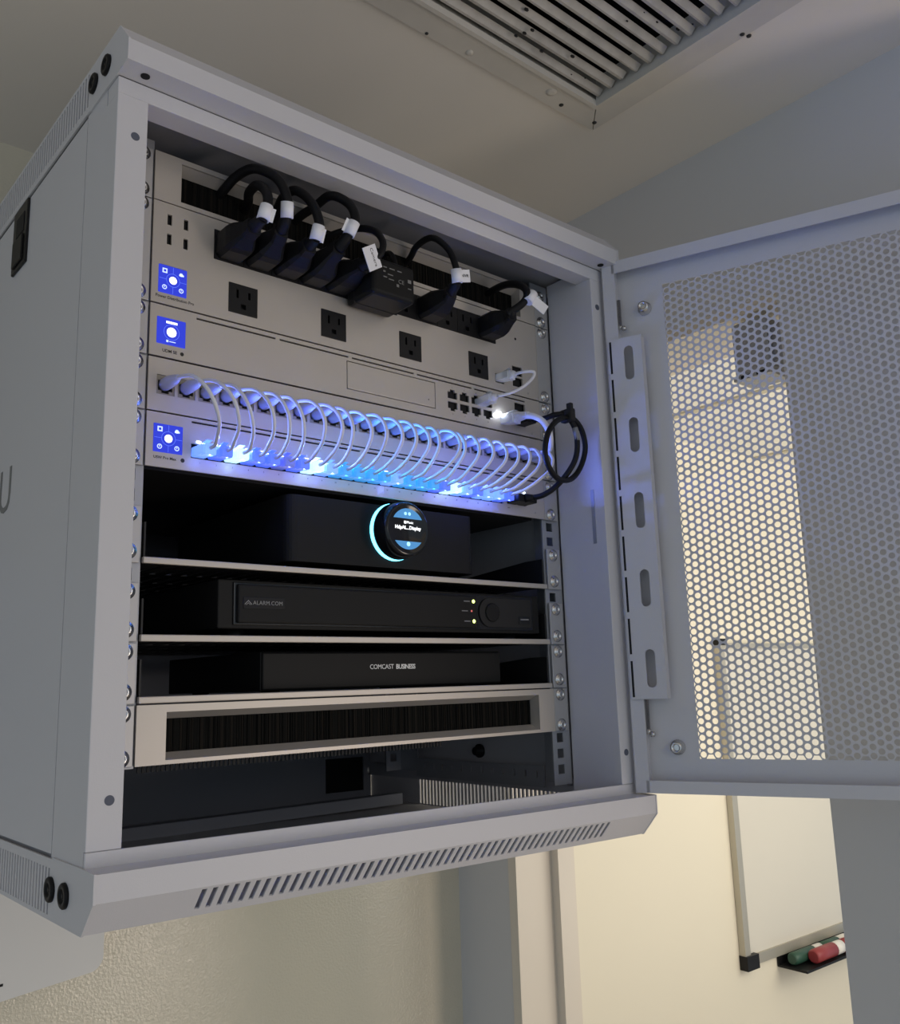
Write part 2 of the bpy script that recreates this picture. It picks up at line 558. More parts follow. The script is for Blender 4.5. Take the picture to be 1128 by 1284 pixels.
for s in (-1, 1):
    a, b = sorted((s * 247, s * W2))
    bm = newbox(a, b, YF, 7, -270.6, 266.6, bev=0.6)
    box(bm, a, b, YF + 3, 7, -281.5, -270)
    box(bm, a, b, YF + 22, 7, 266, 280.5)
    p = shell('frame_post', bm, M['white'])
    for z in (235, -240):
        bm = bmesh.new()
        lathe(bm, (s * 256, YF - 0.15, z), (0, 1, 0), [(0, 3.3), (0.5, 3.3)], 18)
        shell('screw_hole', bm, M['hole_blue'], p)
    shell('side_panel', newbox(min(s * 268, s * W2), max(s * 268, s * W2), 8.0, YB, -278.5, 279), M['white'])
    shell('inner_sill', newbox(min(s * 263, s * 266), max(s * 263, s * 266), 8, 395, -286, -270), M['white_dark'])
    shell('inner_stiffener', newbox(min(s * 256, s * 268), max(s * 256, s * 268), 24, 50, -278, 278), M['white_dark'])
shell('latch_slot', newbox(246.6, 247.2, -44, -39.5, -27, 31), M['zinc'])
shell('frame_top', newbox(-W2, W2, YF, -36, 266.5, 280, bev=0.6), M['white'])
shell('frame_bottom', newbox(-W2, W2, YF, -54.6, -281, -270.8, bev=0.6), M['white'])
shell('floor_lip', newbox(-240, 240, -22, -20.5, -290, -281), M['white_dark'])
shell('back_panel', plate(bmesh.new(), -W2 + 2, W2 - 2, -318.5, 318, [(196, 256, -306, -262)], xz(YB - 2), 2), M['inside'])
shell('rear_section', newbox(-W2 + 4, W2 - 4, YB + 3, YW - 8, -317, 315, bev=1.5), M['white'])
shell('cable_opening', newbox(190, 262, YB + 0.3, YB + 2.6, -312, -256), M['hole'])


def cap(name, up, front_slots):
    """end cap: ledge from the frame out to a front band, then a chamfer back to the outer sheet"""
    bm = bmesh.new()
    x0, x1 = -W2, W2
    th = 1.4
    prof = [(YF, 280.4 * up), (-78, 281 * up), (-78, 298 * up), (-60, 319 * up), (YB, 319 * up)]
    for i, ((ya, za), (yb, zb)) in enumerate(zip(prof, prof[1:])):
        L = math.hypot(yb - ya, zb - za)
        dy, dz = (yb - ya) / L, (zb - za) / L
        ny, nz = dz * up, -dy * up       # inward normal
        holes = []
        if i == 2 and front_slots:
            holes = [(-200.5 + 7.85 * k, -200.5 + 7.85 * k + 3.7, L * .08, L * .76) for k in range(52)]
        plate(bm, x0, x1, 0, L, holes, lambda u, v, w, ya=ya, za=za, dy=dy, dz=dz, ny=ny, nz=nz: (u, ya + dy * v + ny * w, za + dz * v + nz * w), th)
    for s in (-1, 1):
        X = s * (W2 + 1.5)
        fx = lambda d: (lambda a, b: (X - s * d, a, b))
        prism(bm, [(0, 280 * up), (YF, 280 * up), (-78.5, 280.6 * up), (-78.5, 298.4 * up), (-60, 319.5 * up), (0, 319.5 * up)], fx(0), fx(1.6))
        a, b = sorted((287 * up, 316.5 * up))
        holes = [(4 + 6.5 * k, 4 + 6.5 * k + 3.1, a, b) for k in range(45)]
        a, b = sorted((281 * up, 319.5 * up))
        plate(bm, 0, YB, a, b, holes, lambda u, v, w: (X - s * w, u, v), 1.6)
    c = shell(name, bm, M['white'])
    for s in (-1, 1):
        for yy in ((-8.6, -36) if up > 0 else (0, -28)):
            bm = bmesh.new()
            lathe(bm, (s * (W2 + 1), yy, 300 * up), (s, 0, 0), [(0, 8.2), (2.2, 8.2), (3.0, 7.4), (3.0, 4.8), (1.6, 4.2), (1.6, 1.8), (2.4, 1.4)], 24)
            shell('hole_plug', bm, M['rubber'], c)
        if up > 0:
            bm = bmesh.new()
            lathe(bm, (s * 254, -67, 280.6), (0, 0, -1), [(0, 3.4), (0.6, 3.4)], 16)
            shell('screw_hole', bm, M['hole'], c)
    return c


cap('bottom_cap', -1, True)
cap('top_cap', 1, False)

# mounting rails, front and rear, with square holes
HOLEZ = [266.7 - 44.45 * u - d for u in range(12) for d in (6.35, 22.2, 38.1)]
for s in (-1, 1):
    for yy, nm in ((2.2, 'front_rail'), (290, 'rear_rail')):
        bm = bmesh.new()
        a, b = sorted((s * 220, s * 246.6))
        plate(bm, a, b, -276 if s > 0 or yy > 100 else -223, 276, [(s * 231 - 4.7, s * 231 + 4.7, z - 4.7, z + 4.7) for z in HOLEZ], xz(yy), 1.8)
        c0, c1 = sorted((s * 243.2, s * 245))
        if yy < 100:
            box(bm, c0, c1, yy + 1.8, yy + 34, -276 if s > 0 else -223, 276)
        else:
            box(bm, c0, c1, yy - 34, yy, -276, 276)
        obj(nm, bm, M['zinc'], CAB)
    for z in (-271, 250):
        bm = bmesh.new()
        plate(bm, 38, 256, z - 11, z + 11, [(46 + 17.5 * k, 49.5 + 17.5 * k, z - 1, z + 6) for k in range(12)], lambda u, v, w: (s * 241.2 + w, u, v), 1.8)
        obj('depth_brace', bm, M['zinc'], CAB)
    bm = bmesh.new()
    lathe(bm, (s * 268, 166, -250), (-s, 0, 0), [(0, 8), (3, 8), (3, 5), (9, 5), (10, 4)], 20)
    obj('wall_bolt', bm, M['black'], CAB)
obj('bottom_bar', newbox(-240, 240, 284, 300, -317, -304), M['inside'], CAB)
# lock and logo on the left side
bm = newbox(-272.4, -269.5, 164, 207, 219, 282, bev=1)
lk = obj('side_lock', bm, M['black'], CAB)
obj('lock_recess', newbox(-273.0, -272.2, 171, 195, 252, 271), M['hole'], lk)
obj('lock_lever', newbox(-274.4, -272.2, 170, 200, 223, 249, bev=1), M['black_satin'], lk)
bm = text_bm('U', 58, 'CENTER', 0.1)
obj('printed_letter', place_text(bm, (-270.2, 187, 7), (0, -1, 0), (0, 0, 1)), M['ink_grey'], CAB, fix=False)
# inner roof plate; shade under the roof put into its darker grey
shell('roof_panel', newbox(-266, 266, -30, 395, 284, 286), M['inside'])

# ---- the door, built along local x from the hinge, local -y is its inner face
DOOR = bpy.data.objects.new('door', None)
COL.objects.link(DOOR)
DOOR.parent = CAB
DOOR.location = Vector((265, -79, 0)) * S - CAB.location
DOOR.rotation_euler = (0, 0, math.radians(-68.8))
DW, DH, DD = 530, 282, 16
HP = 8.0                                     # hole pitch
CP = HP * math.sqrt(3) / 2
PX0, NCOL, PZ, NROW = 51.0, 59, 246.0, 61
PX1 = PX0 + CP * NCOL
bm = bmesh.new()
plate(bm, 0, DW, -DH, DH, [(PX0 - 0.5, PX1 + 0.5, -PZ - HP / 4 - 2, PZ + HP / 4 + 2)], lambda u, v, w: (u, DD + w, v), 1.2)
box(bm, 0, DW, 0, DD, DH - 1.2, DH)
box(bm, 0, DW, 0, DD, -DH, -DH + 1.2)
box(bm, -12, -10.8, -0.6, 9, -DH, DH)
box(bm, -12, 0, 7.8, 9, -DH, DH)
box(bm, 0, 1.2, 0, DD, -DH, DH)
box(bm, DW - 1.2, DW, 0, DD, -DH, DH)
box(bm, 0, DW, -0.6, 0.6, DH - 14, DH)
box(bm, 0, DW, -0.6, 0.6, -DH, -DH + 12)
box(bm, -12, 3, -0.6, 0.6, -DH, DH)
obj('door_frame', bm, M['white'], DOOR, local=True)
# perforated sheet: hexagonal cells, each with a round hole
bm = bmesh.new()
NS = 12
RH = 3.05
cache = {}


def pv(x, z, w):
    k = (round(x * 50), round(z * 50), w)
    if k not in cache:
        cache[k] = bm.verts.new((x, DD + (1.2 if w else 0), z))
    return cache[k]


hexr = HP / math.sqrt(3)
for i in range(NCOL):
    cx = PX0 + CP * (i + 0.5)
    for j in range(NROW + 1):
        cz = -PZ + HP * j + (HP / 2 if i % 2 else 0)
        if cz > PZ + 1:
            continue
        ring = {}
        for w in (0, 1):
            inner, outer = [], []
            for k in range(NS):
                a = 2 * PI * k / NS
                inner.append(bm.verts.new((cx + RH * math.cos(a), DD + 1.2 * w, cz + RH * math.sin(a))))
                if k % 2 == 0:
                    outer.append(pv(cx + hexr * math.cos(a), cz + hexr * math.sin(a), w))
                else:
                    rr = hexr * math.cos(PI / 6)
                    outer.append(pv(cx + rr * math.cos(a), cz + rr * math.sin(a), w))
            ring[w] = inner
            for k in range(NS):
                q = [inner[k], outer[k], outer[(k + 1) % NS], inner[(k + 1) % NS]]
                bm.faces.new(q if w else q[::-1])
        for k in range(NS):
            bm.faces.new([ring[0][k], ring[0][(k + 1) % NS], ring[1][(k + 1) % NS], ring[1][k]])
obj('perforated_sheet', bm, M['white'], DOOR, local=True, fix=False)
# slotted lacing bracket on the hinge side
bm = bmesh.new()
c = bpy.data.curves.new('outline', 'CURVE')
c.dimensions, c.fill_mode, c.extrude, c.resolution_u = '2D', 'BOTH', 0.6, 4


def poly(pts):
    sp = c.splines.new('POLY')
    sp.points.add(len(pts) - 1)
    for p, q in zip(sp.points, pts):
        p.co = (*q, 0, 1)
    sp.use_cyclic_u = True


poly([(-8, -191), (28, -191), (28, 191), (-8, 191)])
for zc in (162, 82, 1, -80, -161):
    poly([(13.5 + 5 * math.cos(a), zc + 14 + 5 * math.sin(a)) for a in [PI * k / 8 for k in range(9)]] + [(13.5 + 5 * math.cos(a), zc - 14 + 5 * math.sin(a)) for a in [PI + PI * k / 8 for k in range(9)]])
oo = bpy.data.objects.new('outline', c)
COL.objects.link(oo)
me = bpy.data.meshes.new_from_object(oo.evaluated_get(bpy.context.evaluated_depsgraph_get()))
bm.from_mesh(me)
bpy.data.objects.remove(oo)
bpy.data.meshes.remove(me)
for v in bm.verts:
    v.co = Vector((v.co.x, -2.5 + v.co.z, v.co.y))
box(bm, 27, 28.2, -2.5, 9, -191, 191)
for k in range(9):                               # bent tabs along the hinge edge
    z = -191 + 42.7 * k
    box(bm, -9.2, -8, -2.5, 1.0, z + 2, z + 38)
br = obj('cable_bracket', bm, M['white'], DOOR, local=True)
bm = bmesh.new()
for k in range(9):
    z = -191 + 42.7 * k
    box(bm, -7.0, -4.8, -3.3, -3.0, z + 2, z + 38)
obj('edge_slots', bm, M['hole'], br, local=True)
bm = bmesh.new()
for z in (226, -239):
    bm = bmesh.new()
    lathe(bm, (30, DD, z), (0, -1, 0), [(0, 7.5), (2, 7.5), (4, 5.5), (10, 5.5), (10, 3.4), (6, 3.0)], 20)
    obj('earth_stud', bm, M['steel'], DOOR, local=True)
for z in (206, -226):
    bm = bmesh.new()
    lathe(bm, (3, 10, z), (0, 0, 1), [(0, 2.5), (5, 2.5), (5, 2), (34, 2)], 12)
    lathe(bm, (6, 9, z), (1, -0.3, 0), [(0, 2.8), (3, 2.8), (4, 1.5)], 12)
    obj('hinge_pin', bm, M['steel'], DOOR, local=True)

# ------------------------------------------------------------------ rack devices
BX = 220.6          # half width of a face plate body; ears go on to 241.3


def face(root, z0, z1, holes, m='silver', y=-2.0, th=2.0):
    return obj('face_plate', plate(bmesh.new(), -BX, BX, z0, z1, holes, xz(y), th), M[m], root)


def ears(root, z0, z1, zs, y=-1.2, lx=242.0):
    for s in (-1, 1):
        a, b = sorted((s * 222.0, s * lx))
        e = obj('mounting_ear', newbox(a, b, y, y + 1.9, z0, z1, bev=0.4), M['ear'], root)
        for z in zs:
            bm = bmesh.new()
            lathe(bm, (s * 231, y, z), (0, -1, 0), [(0, 6.4), (0.9, 6.4), (1.0, 4.6), (2.6, 4.2), (3.4, 2.8), (2.2, 2.2), (2.2, 0.8)], 18)
            obj('screw', bm, M['steel'], e)


def screen(root, z0, z1, simple=False):
    x0, x1, zc = -215, -191.2, (z0 + z1) / 2
    xc = (x0 + x1) / 2
    s = obj('touch_screen', newbox(x0, x1, -2.7, 1, z0, z1, bev=0.6), M['led_blue'], root)
    y = -2.8
    R = 4.0 if simple else 3.2
    zz = zc if not simple else zc - 0.5
    bm = bmesh.new()
    lathe(bm, (xc, y, zz), (0, -1, 0), [(0, R), (0.15, R)], 28)
    obj('centre_dot', bm, M['led_white'], s)
    bm = bmesh.new()
    r = R + 2.6
    lathe(bm, (xc, y, zz), (0, -1, 0), [(0, r), (0.1, r), (0.1, r - .45), (0, r - .45)], 32, closed=True)
    if not simple:
        for a, b, c2, d in ((xc - .2, xc + .2, zc + r, z1 - .6), (xc - .2, xc + .2, z0 + .6, zc - r), (x0 + .6, xc - r, zc - .2, zc + .2), (xc + r, x1 - .6, zc - .2, zc + .2)):
            box(bm, a, b, y - 0.1, y, c2, d)
    obj('dial_lines', bm, M['led_line'], s)
    if simple:
        obj('icon', newbox(xc - 4.6, xc + 4.6, y - .12, y, z1 - 4.6, z1 - 2.8), M['led_white'], s)
        bm = newbox(xc - 4.2, xc - 2.4, y - .12, y, z0 + 2.0, z0 + 3.8)
        box(bm, xc - 1.6, xc + 3.6, y - .12, y, z0 + 2.5, z0 + 3.1)
        obj('icon', bm, M['led_pale'], s)
        return
    d = 7.0
    bm = newbox(xc - d - 2, xc - d + 2, y - .12, y, zc + d - 2, zc + d + 2)
    obj('icon', bm, M['led_pale'], s)
    obj('icon', newbox(xc - d - 1, xc - d + 1, y - .2, y, zc + d - 1, zc + d + 1), M['led_blue'], s)
    bm = bmesh.new()
    lathe(bm, (xc + d - .3, y, zc + d - .2), (0, -1, 0), [(0, 1.5), (.12, 1.5)], 16)
    box(bm, xc + d - 2, xc + d + 2, y - .12, y, zc + d - 1.5, zc + d - .1)
    obj('icon', bm, M['led_pale'], s)
    for sx in (-1, 1):
        bm = bmesh.new()
        lathe(bm, (xc + sx * d, y, zc - d), (0, -1, 0), [(0, 2.0), (.12, 2.0), (.12, 1.3), (0, 1.3)], 20, closed=True)
        box(bm, xc + sx * d - .3, xc + sx * d + .3, y - .12, y, zc - d - .3, zc - d + 1)
        obj('icon', bm, M['led_pale'], s)


def caption(root, s, x, z, size, name='caption', m='ink', y=-2.05, align='LEFT', ext=.05, **k):
    return obj(name, place_text(text_bm(s, size, align, ext, **k), (x, y, z)), M[m], root, fix=False)


def letter_badge(root, x, z, r=1.6):
    bm = bmesh.new()
    lathe(bm, (x, -2.0, z), (0, -1, 0), [(0, r), (.1, r)], 16)
    obj('badge', bm, M['ink'], root)


def jack(root, x, z, w=13, h=10.5, up=1, m='hole'):
    """dark modular socket: cavity with a latch notch and gold contacts"""
    bm = bmesh.new()
    box(bm, x - w / 2, x + w / 2, 1.5, 12, z - h / 2, z + h / 2)
    return obj('jack', bm, M[m], root)


def jack_holes(x, z, w=13, h=10.5, up=1):
    return [(x - w / 2, x + w / 2, z - h / 2 + (0 if up > 0 else 2.4), z + h / 2 - (2.4 if up > 0 else 0)), (x - w * .24, x + w * .24, z - h / 2, z + h / 2)]


def brush_panel(z0, z1, h0, h1, label):
    root = thing('brush_panel', (0, 0, z0), label, 'brush panel', 'brush strip panels in the rack')
    face(root, z0, z1, [(-198, 198, h0, h1)])
    ears(root, z0, z1, (z0 + 6, z1 - 6))
    d = 10.0
    bm = bmesh.new()   # bevelled inner frame
    o = [(-198, h0), (198, h0), (198, h1), (-198, h1)]
    i = [(-197, h0 + 5), (197, h0 + 5), (197, h1 - 5), (-197, h1 - 5)]
    A_ = [bm.verts.new((a, -0.2, b)) for a, b in o]
    B_ = [bm.verts.new((a, d, b)) for a, b in i]
    for k in range(4):
        bm.faces.new([A_[k], B_[k], B_[(k + 1) % 4], A_[(k + 1) % 4]])
    obj('slot_rim', bm, M['silver'], root)
    bm = bmesh.new()
    x = -196.5
    while x < 196.5:
        w = random.uniform(.5, 1.0)
        y = d + random.uniform(0, 1.4)
        box(bm, x, x + w, y, y + 1.2, h0 + 4.5, h1 - 4.5)
        x += w + .02
    b = obj('bristles', bm, M['bristle'], root, kind='stuff')
    b.data.materials.append(M['bristle2'])
    for k, p in enumerate(b.data.polygons):
        p.material_index = 1 if ((k // 6) * 7919 % 11) < 3 else 0
    if z0 < 0:
        bm = bmesh.new()
        for k in range(80):
            box(bm, -217 + 3.6 * k, -217 + 3.6 * k + 2.0, 2.4, 3.4, z0 - 5.0, z0 + 1.5)
        obj('comb_edge', bm, M['black_matt'], root, kind='stuff')
    obj('bristle_clamp', newbox(-200, 200, d + 3.5, d + 5, h0 - 3, h1 + 3), M['black_matt'], root)
    return root


brush_panel(223.0, 266.0, 227.0, 261.5, 'silver brush strip panel at the top of the rack with black cords passing through')
brush_panel(-221.5, -178.5, -218.5, -184.0, 'silver brush strip panel at the bottom of the rack with no cords in it')

# power distribution unit, two units high
PDU = thing('power_distribution_unit', (0, 100, 134), 'silver two-unit power distribution unit with square black outlets and plugs', 'power unit')
lower = [(-140.5, 156), (-49, 156), (40.5, 156), (131, 156)]
usb = [(-207, 208), (-193, 208), (-207, 191), (-193, 191)]
hol = [(x - 13.4, x + 13.4, z - 13.2, z + 13.2) for x, z in lower]
hol += [(x - 1.9, x + 1.9, z - 4.6, z + 4.6) for x, z in usb]
hol += [(-168, 158, 186, 213), (-214, -192, 144, 168)]
hol += [(181, 196, 156.5, 167), (181, 196, 144, 154.5), (155, 168, 143, 153)]
face(PDU, 134.6, 222.0, hol)
ears(PDU, 134.6, 222.0, (141, 216))
obj('body', newbox(-216, 216, 14, 210, 136, 221), M['body_grey'], PDU)
for x, z in usb:
    u = obj('usb_port', newbox(x - 1.9, x + 1.9, 1.8, 9, z - 4.6, z + 4.6), M['hole'], PDU)
    obj('tongue', newbox(x - .4, x + .4, -0.4, 2, z - 3.4, z + 3.4), M['black'], u)


def outlet(root, x, z):
    hl = [(x - 6.6, x - 4.4, z + 0.5, z + 8.2), (x + 4.4, x + 6.6, z + 1.3, z + 7.6), (x - 2.4, x + 2.4, z - 8.6, z - 4.2)]
    o = obj('outlet', plate(bmesh.new(), x - 13.3, x + 13.3, z - 13.1, z + 13.1, hl, xz(-2.8), 4), M['black'], root)
    obj('socket_cavity', newbox(x - 12, x + 12, 1.6, 12, z - 12, z + 12), M['hole'], o)


for x, z in lower:
    outlet(PDU, x, z)
OX = [-154.4 + 27.1 * i for i in range(12)]
for x in OX:
    outlet(PDU, x, 199.5)
screen(PDU, 143.8, 167.6)
for x, z in ((188.5, 161.7), (188.5, 149.2), (161.5, 148)):
    jack(PDU, x, z, 14.4 if x > 180 else 13)
caption(PDU, 'Power Distribution Pro', -217, 140.6, 3.4, bold=.05)
bm = bmesh.new()
lathe(bm, (188, -2.1, 199), (0, 1, 0), [(0, 1.5), (.3, 1.5)], 14)
obj('reset_hole', bm, M['hole'], PDU)
caption(PDU, 'U', 203, 139.5, 3, m='ink_grey')

# gateway
GW = thing('network_gateway', (0, 100, 90), 'silver one-unit gateway with a square blue screen and an outlined drive bay', 'gateway')
hol = [(-214, -191, 101, 123)]
hol += [(a, b, 128.2, 129.8) for a, b in ((-182, -109), (-105, -33), (-29, 44), (48, 120), (124, 198))]
hol += [(-35, 71, 98, 125.4)]
PORTS8 = [(93.5 + 16.2 * k, z, up) for k in range(4) for z, up in ((117.4, 1), (104.6, -1))]
for x, z, up in PORTS8:
    hol += jack_holes(x, z, 12.6, 9.6, up)
hol += jack_holes(166, 103, 13, 10, -1) + [(182, 198, 116.5, 125.5), (182, 198, 100, 109)]
face(GW, 90.4, 133.2, hol)
ears(GW, 90.4, 133.2, (96.5, 127))
obj('body', newbox(-216, 216, 13, 210, 91, 132.6), M['body_grey'], GW)
screen(GW, 100.8, 123.2, True)
for a, b in ((-182, -109), (-105, -33), (-29, 44), (48, 120), (124, 198)):
    obj('vent_slit', newbox(a - 1, b + 1, 0.2, 1.5, 127.8, 130.2), M['hole'], GW)
bay = obj('drive_bay', newbox(-34.2, 70.2, -2.2, 2, 98.8, 124.6, bev=.3), M['silver'], GW)
bm = bmesh.new()
lathe(bm, (62, -2.25, 106), (0, 1, 0), [(0, .7), (.2, .7)], 10)
obj('eject_hole', bm, M['hole'], bay)
obj('bay_gap', newbox(-36, 72, 2.2, 3, 97, 126), M['hole'], GW)
for x, z, up in PORTS8 + [(166, 103, -1)]:
    jack(GW, x, z, 13, 10)
for z in (121, 104.5):
    jack(GW, 190, z, 16, 9)
caption(GW, 'UDM SE', -210, 95.6, 3.5, bold=.08)
letter_badge(GW, -193.6, 95.6)
for k in range(4):
    caption(GW, str(2 * k + 1), 93.5 + 16.2 * k, 124.4, 1.8, align='CENTER')
    caption(GW, str(2 * k + 2), 93.5 + 16.2 * k, 96.6, 1.8, align='CENTER')
caption(GW, 'U', 206, 94.5, 3, m='ink_grey')

# patch panel
NP = 25
PXS = [-206.3 + 17.4 * k for k in range(NP)]
PP = thing('patch_bay', (0, 20, 45), 'silver patch panel with a row of jacks feeding the looped white cables', 'patch bay')
face(PP, 45.6, 88.8, [(x - 7.4, x + 7.4, 59.2, 75.2) for x in PXS])
ears(PP, 45.6, 88.8, (52, 82.5))
for x in PXS:
    j = obj('jack', plate(bmesh.new(), x - 7.3, x + 7.3, 59.3, 75.1, [(x - 5.9, x + 5.9, 62.6, 71), (x - 3, x + 3, 60.6, 63)], xz(-1.2), 3), M['gold'], PP)
    obj('socket_cavity', newbox(x - 7, x + 7, 2.0, 16, 59.6, 74.8), M['hole'], j)

# switch
SW = thing('network_switch', (0, 100, 0), 'silver network switch with a row of glowing blue ports', 'switch')
NS_ = 24
SXS = [-176.5 + 14.27 * k for k in range(NS_)]
hol = [(-215, -192, 12.8, 35.2), (-184, 159.4, 11.6, 23.6), (164.6, 178, 12.2, 20.6), (179.6, 193, 12.2, 20.6)]
VS = [(-184, -21), (-17, 60), (64, 141), (145, 212)]
hol += [(a, b, 40.2, 41.8) for a, b in VS]
face(SW, 0.8, 44.3, hol)
ears(SW, 0.8, 44.3, (7, 38))
obj('body', newbox(-216, 216, 13, 300, 1.6, 43.6), M['body_grey'], SW)
screen(SW, 12.6, 35.4)
for a, b in VS:
    obj('vent_slit', newbox(a - 1, b + 1, 0.2, 1.5, 39.8, 42.2), M['hole'], SW)
caption(SW, 'USW Pro Max', -214.5, 8.4, 3.1, bold=.06)
letter_badge(SW, -190.8, 8.4, 1.7)
obj('port_row', newbox(-185, 160, 8, 12, 11, 24.2), M['hole'], SW)
random.seed(11)
LIT = {0: 2, 2: 1, 7: 1, 8: 2, 13: 2, 17: 0, 18: 1, 19: 2, 21: 2, 22: 2, 23: 0}
TEAL = {9, 10, 11, 12, 14, 15, 16}
for k, x in enumerate(SXS):
    g = LIT.get(k, 3 if k in TEAL else (4 if k == 5 else 0))
    p = obj('port', newbox(x - 6.6, x + 6.6, 3, 8, 11.8, 23.4), M['black'], SW)
    if g in (1, 2) or k in (1, 3, 4):
        obj('port_light', newbox(x - 3.4, x + 0.6, -3.4, -2.0, 24.2, 26.2, bev=.6), M['port_white'], p)
    # the port's two LEDs: one throws light forward past the plug, one spills on the panel below it
    d = bpy.data.lights.new('port_lamp', 'SPOT')
    d.energy = {0: .085, 1: .12, 2: .11, 3: .065, 4: .05}[g]
    d.color = GLOWCOL[g]
    d.spot_size, d.spot_blend = math.radians(165), .4
    d.shadow_soft_size = 0.0008
    lo = bpy.data.objects.new('port_lamp', d)
    COL.objects.link(lo)
    lo.location = Vector((x - 1.4, -7.0, 25.4)) * S
    lo.rotation_euler = (math.radians(-90), 0, 0)
    d = bpy.data.lights.new('port_spill', 'POINT')
    d.energy = {0: .0020, 1: .0034, 2: .003, 3: .0008, 4: .0010}[g]
    d.color = GLOWCOL[g]
    d.shadow_soft_size = 0.0008
    lo = bpy.data.objects.new('port_spill', d)
    COL.objects.link(lo)
    lo.location = Vector((x + 2, -16, 10.5)) * S
    if k < 23:
        caption(SW, str(k + 1), x, 8.3, 1.9, align='CENTER')
for k in range(2):
    jack(SW, 171.3 + 15 * k, 16.4, 13.4, 8.4)
bm = bmesh.new()
lathe(bm, (190, -2.6, 26), (0, -1, 0), [(0, 1.8), (.6, 1.6)], 14)
obj('port_light', bm, M['port_white'], SW)
caption(SW, 'SFP+', 165, 8.0, 2.0)
caption(SW, 'U', 205, 6.5, 3, m='ink_grey')

# ------------------------------------------------------------------ shelves and what stands on them
def shelf(zt, zb, ear_top, label):
    """zt/zb top and bottom of the front lip"""
    t = thing('rack_shelf', (0, 140, zb), label, 'shelf', 'rack shelves')
    obj('front_lip', newbox(-219.5, 219.5, -2.2, 2.0, zb, zt, bev=.7), M['silver'], t)
    hl = [(-200 + 14 * i, -194 + 14 * i, 20 + 62 * j, 70 + 62 * j) for i in range(29) for j in range(4)]
    obj('tray', plate(bmesh.new(), -218, 218, 2.0, 275, hl, lambda u, v, w: (u, v, zb + 1.2 + w), 1.4), M['shaded_steel'], t)  # tray and gussets black: the shelf's inner shade is in their colour
    for s in (-1, 1):
        bm = bmesh.new()
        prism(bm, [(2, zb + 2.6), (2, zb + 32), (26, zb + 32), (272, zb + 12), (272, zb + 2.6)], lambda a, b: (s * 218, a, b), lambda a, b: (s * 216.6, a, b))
        obj('side_gusset', bm, M['shaded_steel'], t)
    ears(t, zb, ear_top, (ear_top - 6.5, zb + 8.5), lx=242)
    return t


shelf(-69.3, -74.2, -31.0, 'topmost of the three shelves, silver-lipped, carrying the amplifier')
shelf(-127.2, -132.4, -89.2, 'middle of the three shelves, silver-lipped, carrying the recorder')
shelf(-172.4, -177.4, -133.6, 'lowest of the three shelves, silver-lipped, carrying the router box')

# amplifier with the lit dial
AMP = thing('stereo_amplifier', (14, 110, -71.4), 'black amplifier with a round lit dial on the top shelf', 'amplifier')
bm = newbox(-93, 121, 3, 230, -63.5, -5.5)
es = [e for e in bm.edges if abs(e.verts[0].co.x - e.verts[1].co.x) < .1 and abs(e.verts[0].co.y - e.verts[1].co.y) < .1]
bmesh.ops.bevel(bm, geom=es, offset=9, segments=6, profile=.5, affect='EDGES')
obj('case', bm, M['black_satin'], AMP)
for x in (-70, 98):
    for y in (30, 200):
        bm = bmesh.new()
        lathe(bm, (x, y, -71.4), (0, 0, 1), [(0, 8), (8.5, 9)], 16)
        obj('foot', bm, M['rubber'], AMP)
bm = bmesh.new()
DC = (19, 3, -30)
lathe(bm, (DC[0], 2.6, DC[2]), (0, -1, 0), [(0, 27), (0.6, 27), (2.2, 25.6), (2.2, 20), (0, 20)], 64, closed=True)
obj('light_ring', bm, M['ring'], AMP)
bm = bmesh.new()
lathe(bm, (DC[0], 1.5, DC[2]), (0, -1, 0), [(0, 24), (1.6, 24), (2.2, 25.8), (4, 26.5), (19, 25.5), (21, 24.0), (21.4, 22.5), (20.6, 21.0), (20.6, 0.5)], 64)
dial = obj('dial', bm, M['black_gloss'], AMP)
y = 1.5 - 20.8


def seg(bm, R, z0, up):
    n = 24
    a0 = math.asin(z0 / R)
    pts = [(R * math.cos(a), R * math.sin(a)) for a in [(a0 + (PI - 2 * a0) * k / n) for k in range(n + 1)]]
    prism(bm, [(DC[0] + a, DC[2] + up * b) for a, b in pts], lambda a, b: (a, y, b), lambda a, b: (a, y - .15, b))
    return bm


obj('screen_top', seg(bmesh.new(), 19, 9.5, 1), M['dial_blue'], dial)
obj('screen_bottom', seg(bmesh.new(), 19, 11.5, -1), M['dial_blue'], dial)
bm = bmesh.new()
for dx in (-2.8, 1.8):
    lathe(bm, (DC[0] + dx, y - .2, DC[2] + 14), (0, -1, 0), [(0, 1.5), (.15, 1.5)], 16)
obj('screen_icon', bm, M['dial_pale'], dial)
bm = bmesh.new()
lathe(bm, (DC[0], y - .2, DC[2] - 14), (0, -1, 0), [(0, 2.0), (.15, 2.0)], 16)
obj('screen_icon', bm, M['dial_pale'], dial)
obj('screen_icon', newbox(DC[0] - 4.4, DC[0] - 2.0, y - .2, y, DC[2] + 4.8, DC[2] + 7.2), M['led_white'], dial)
caption(dial, 'Music', DC[0] - 1.4, DC[2] + 6.0, 3.3, name='screen_text', m='led_white', y=y - .1)
caption(dial, 'HdpAL...Display', DC[0], DC[2] + 1.0, 4.6, name='screen_text', m='led_white', y=y - .1, align='CENTER', bold=0.08)

# video recorder
def nx(x):
    return .976 * x - 11.5


def nz(z):
    return .976 * z - 4.1


def fit(bm):
    for v in bm.verts:
        v.co = Vector((nx(v.co.x), v.co.y - 16, nz(v.co.z)))
    return bm


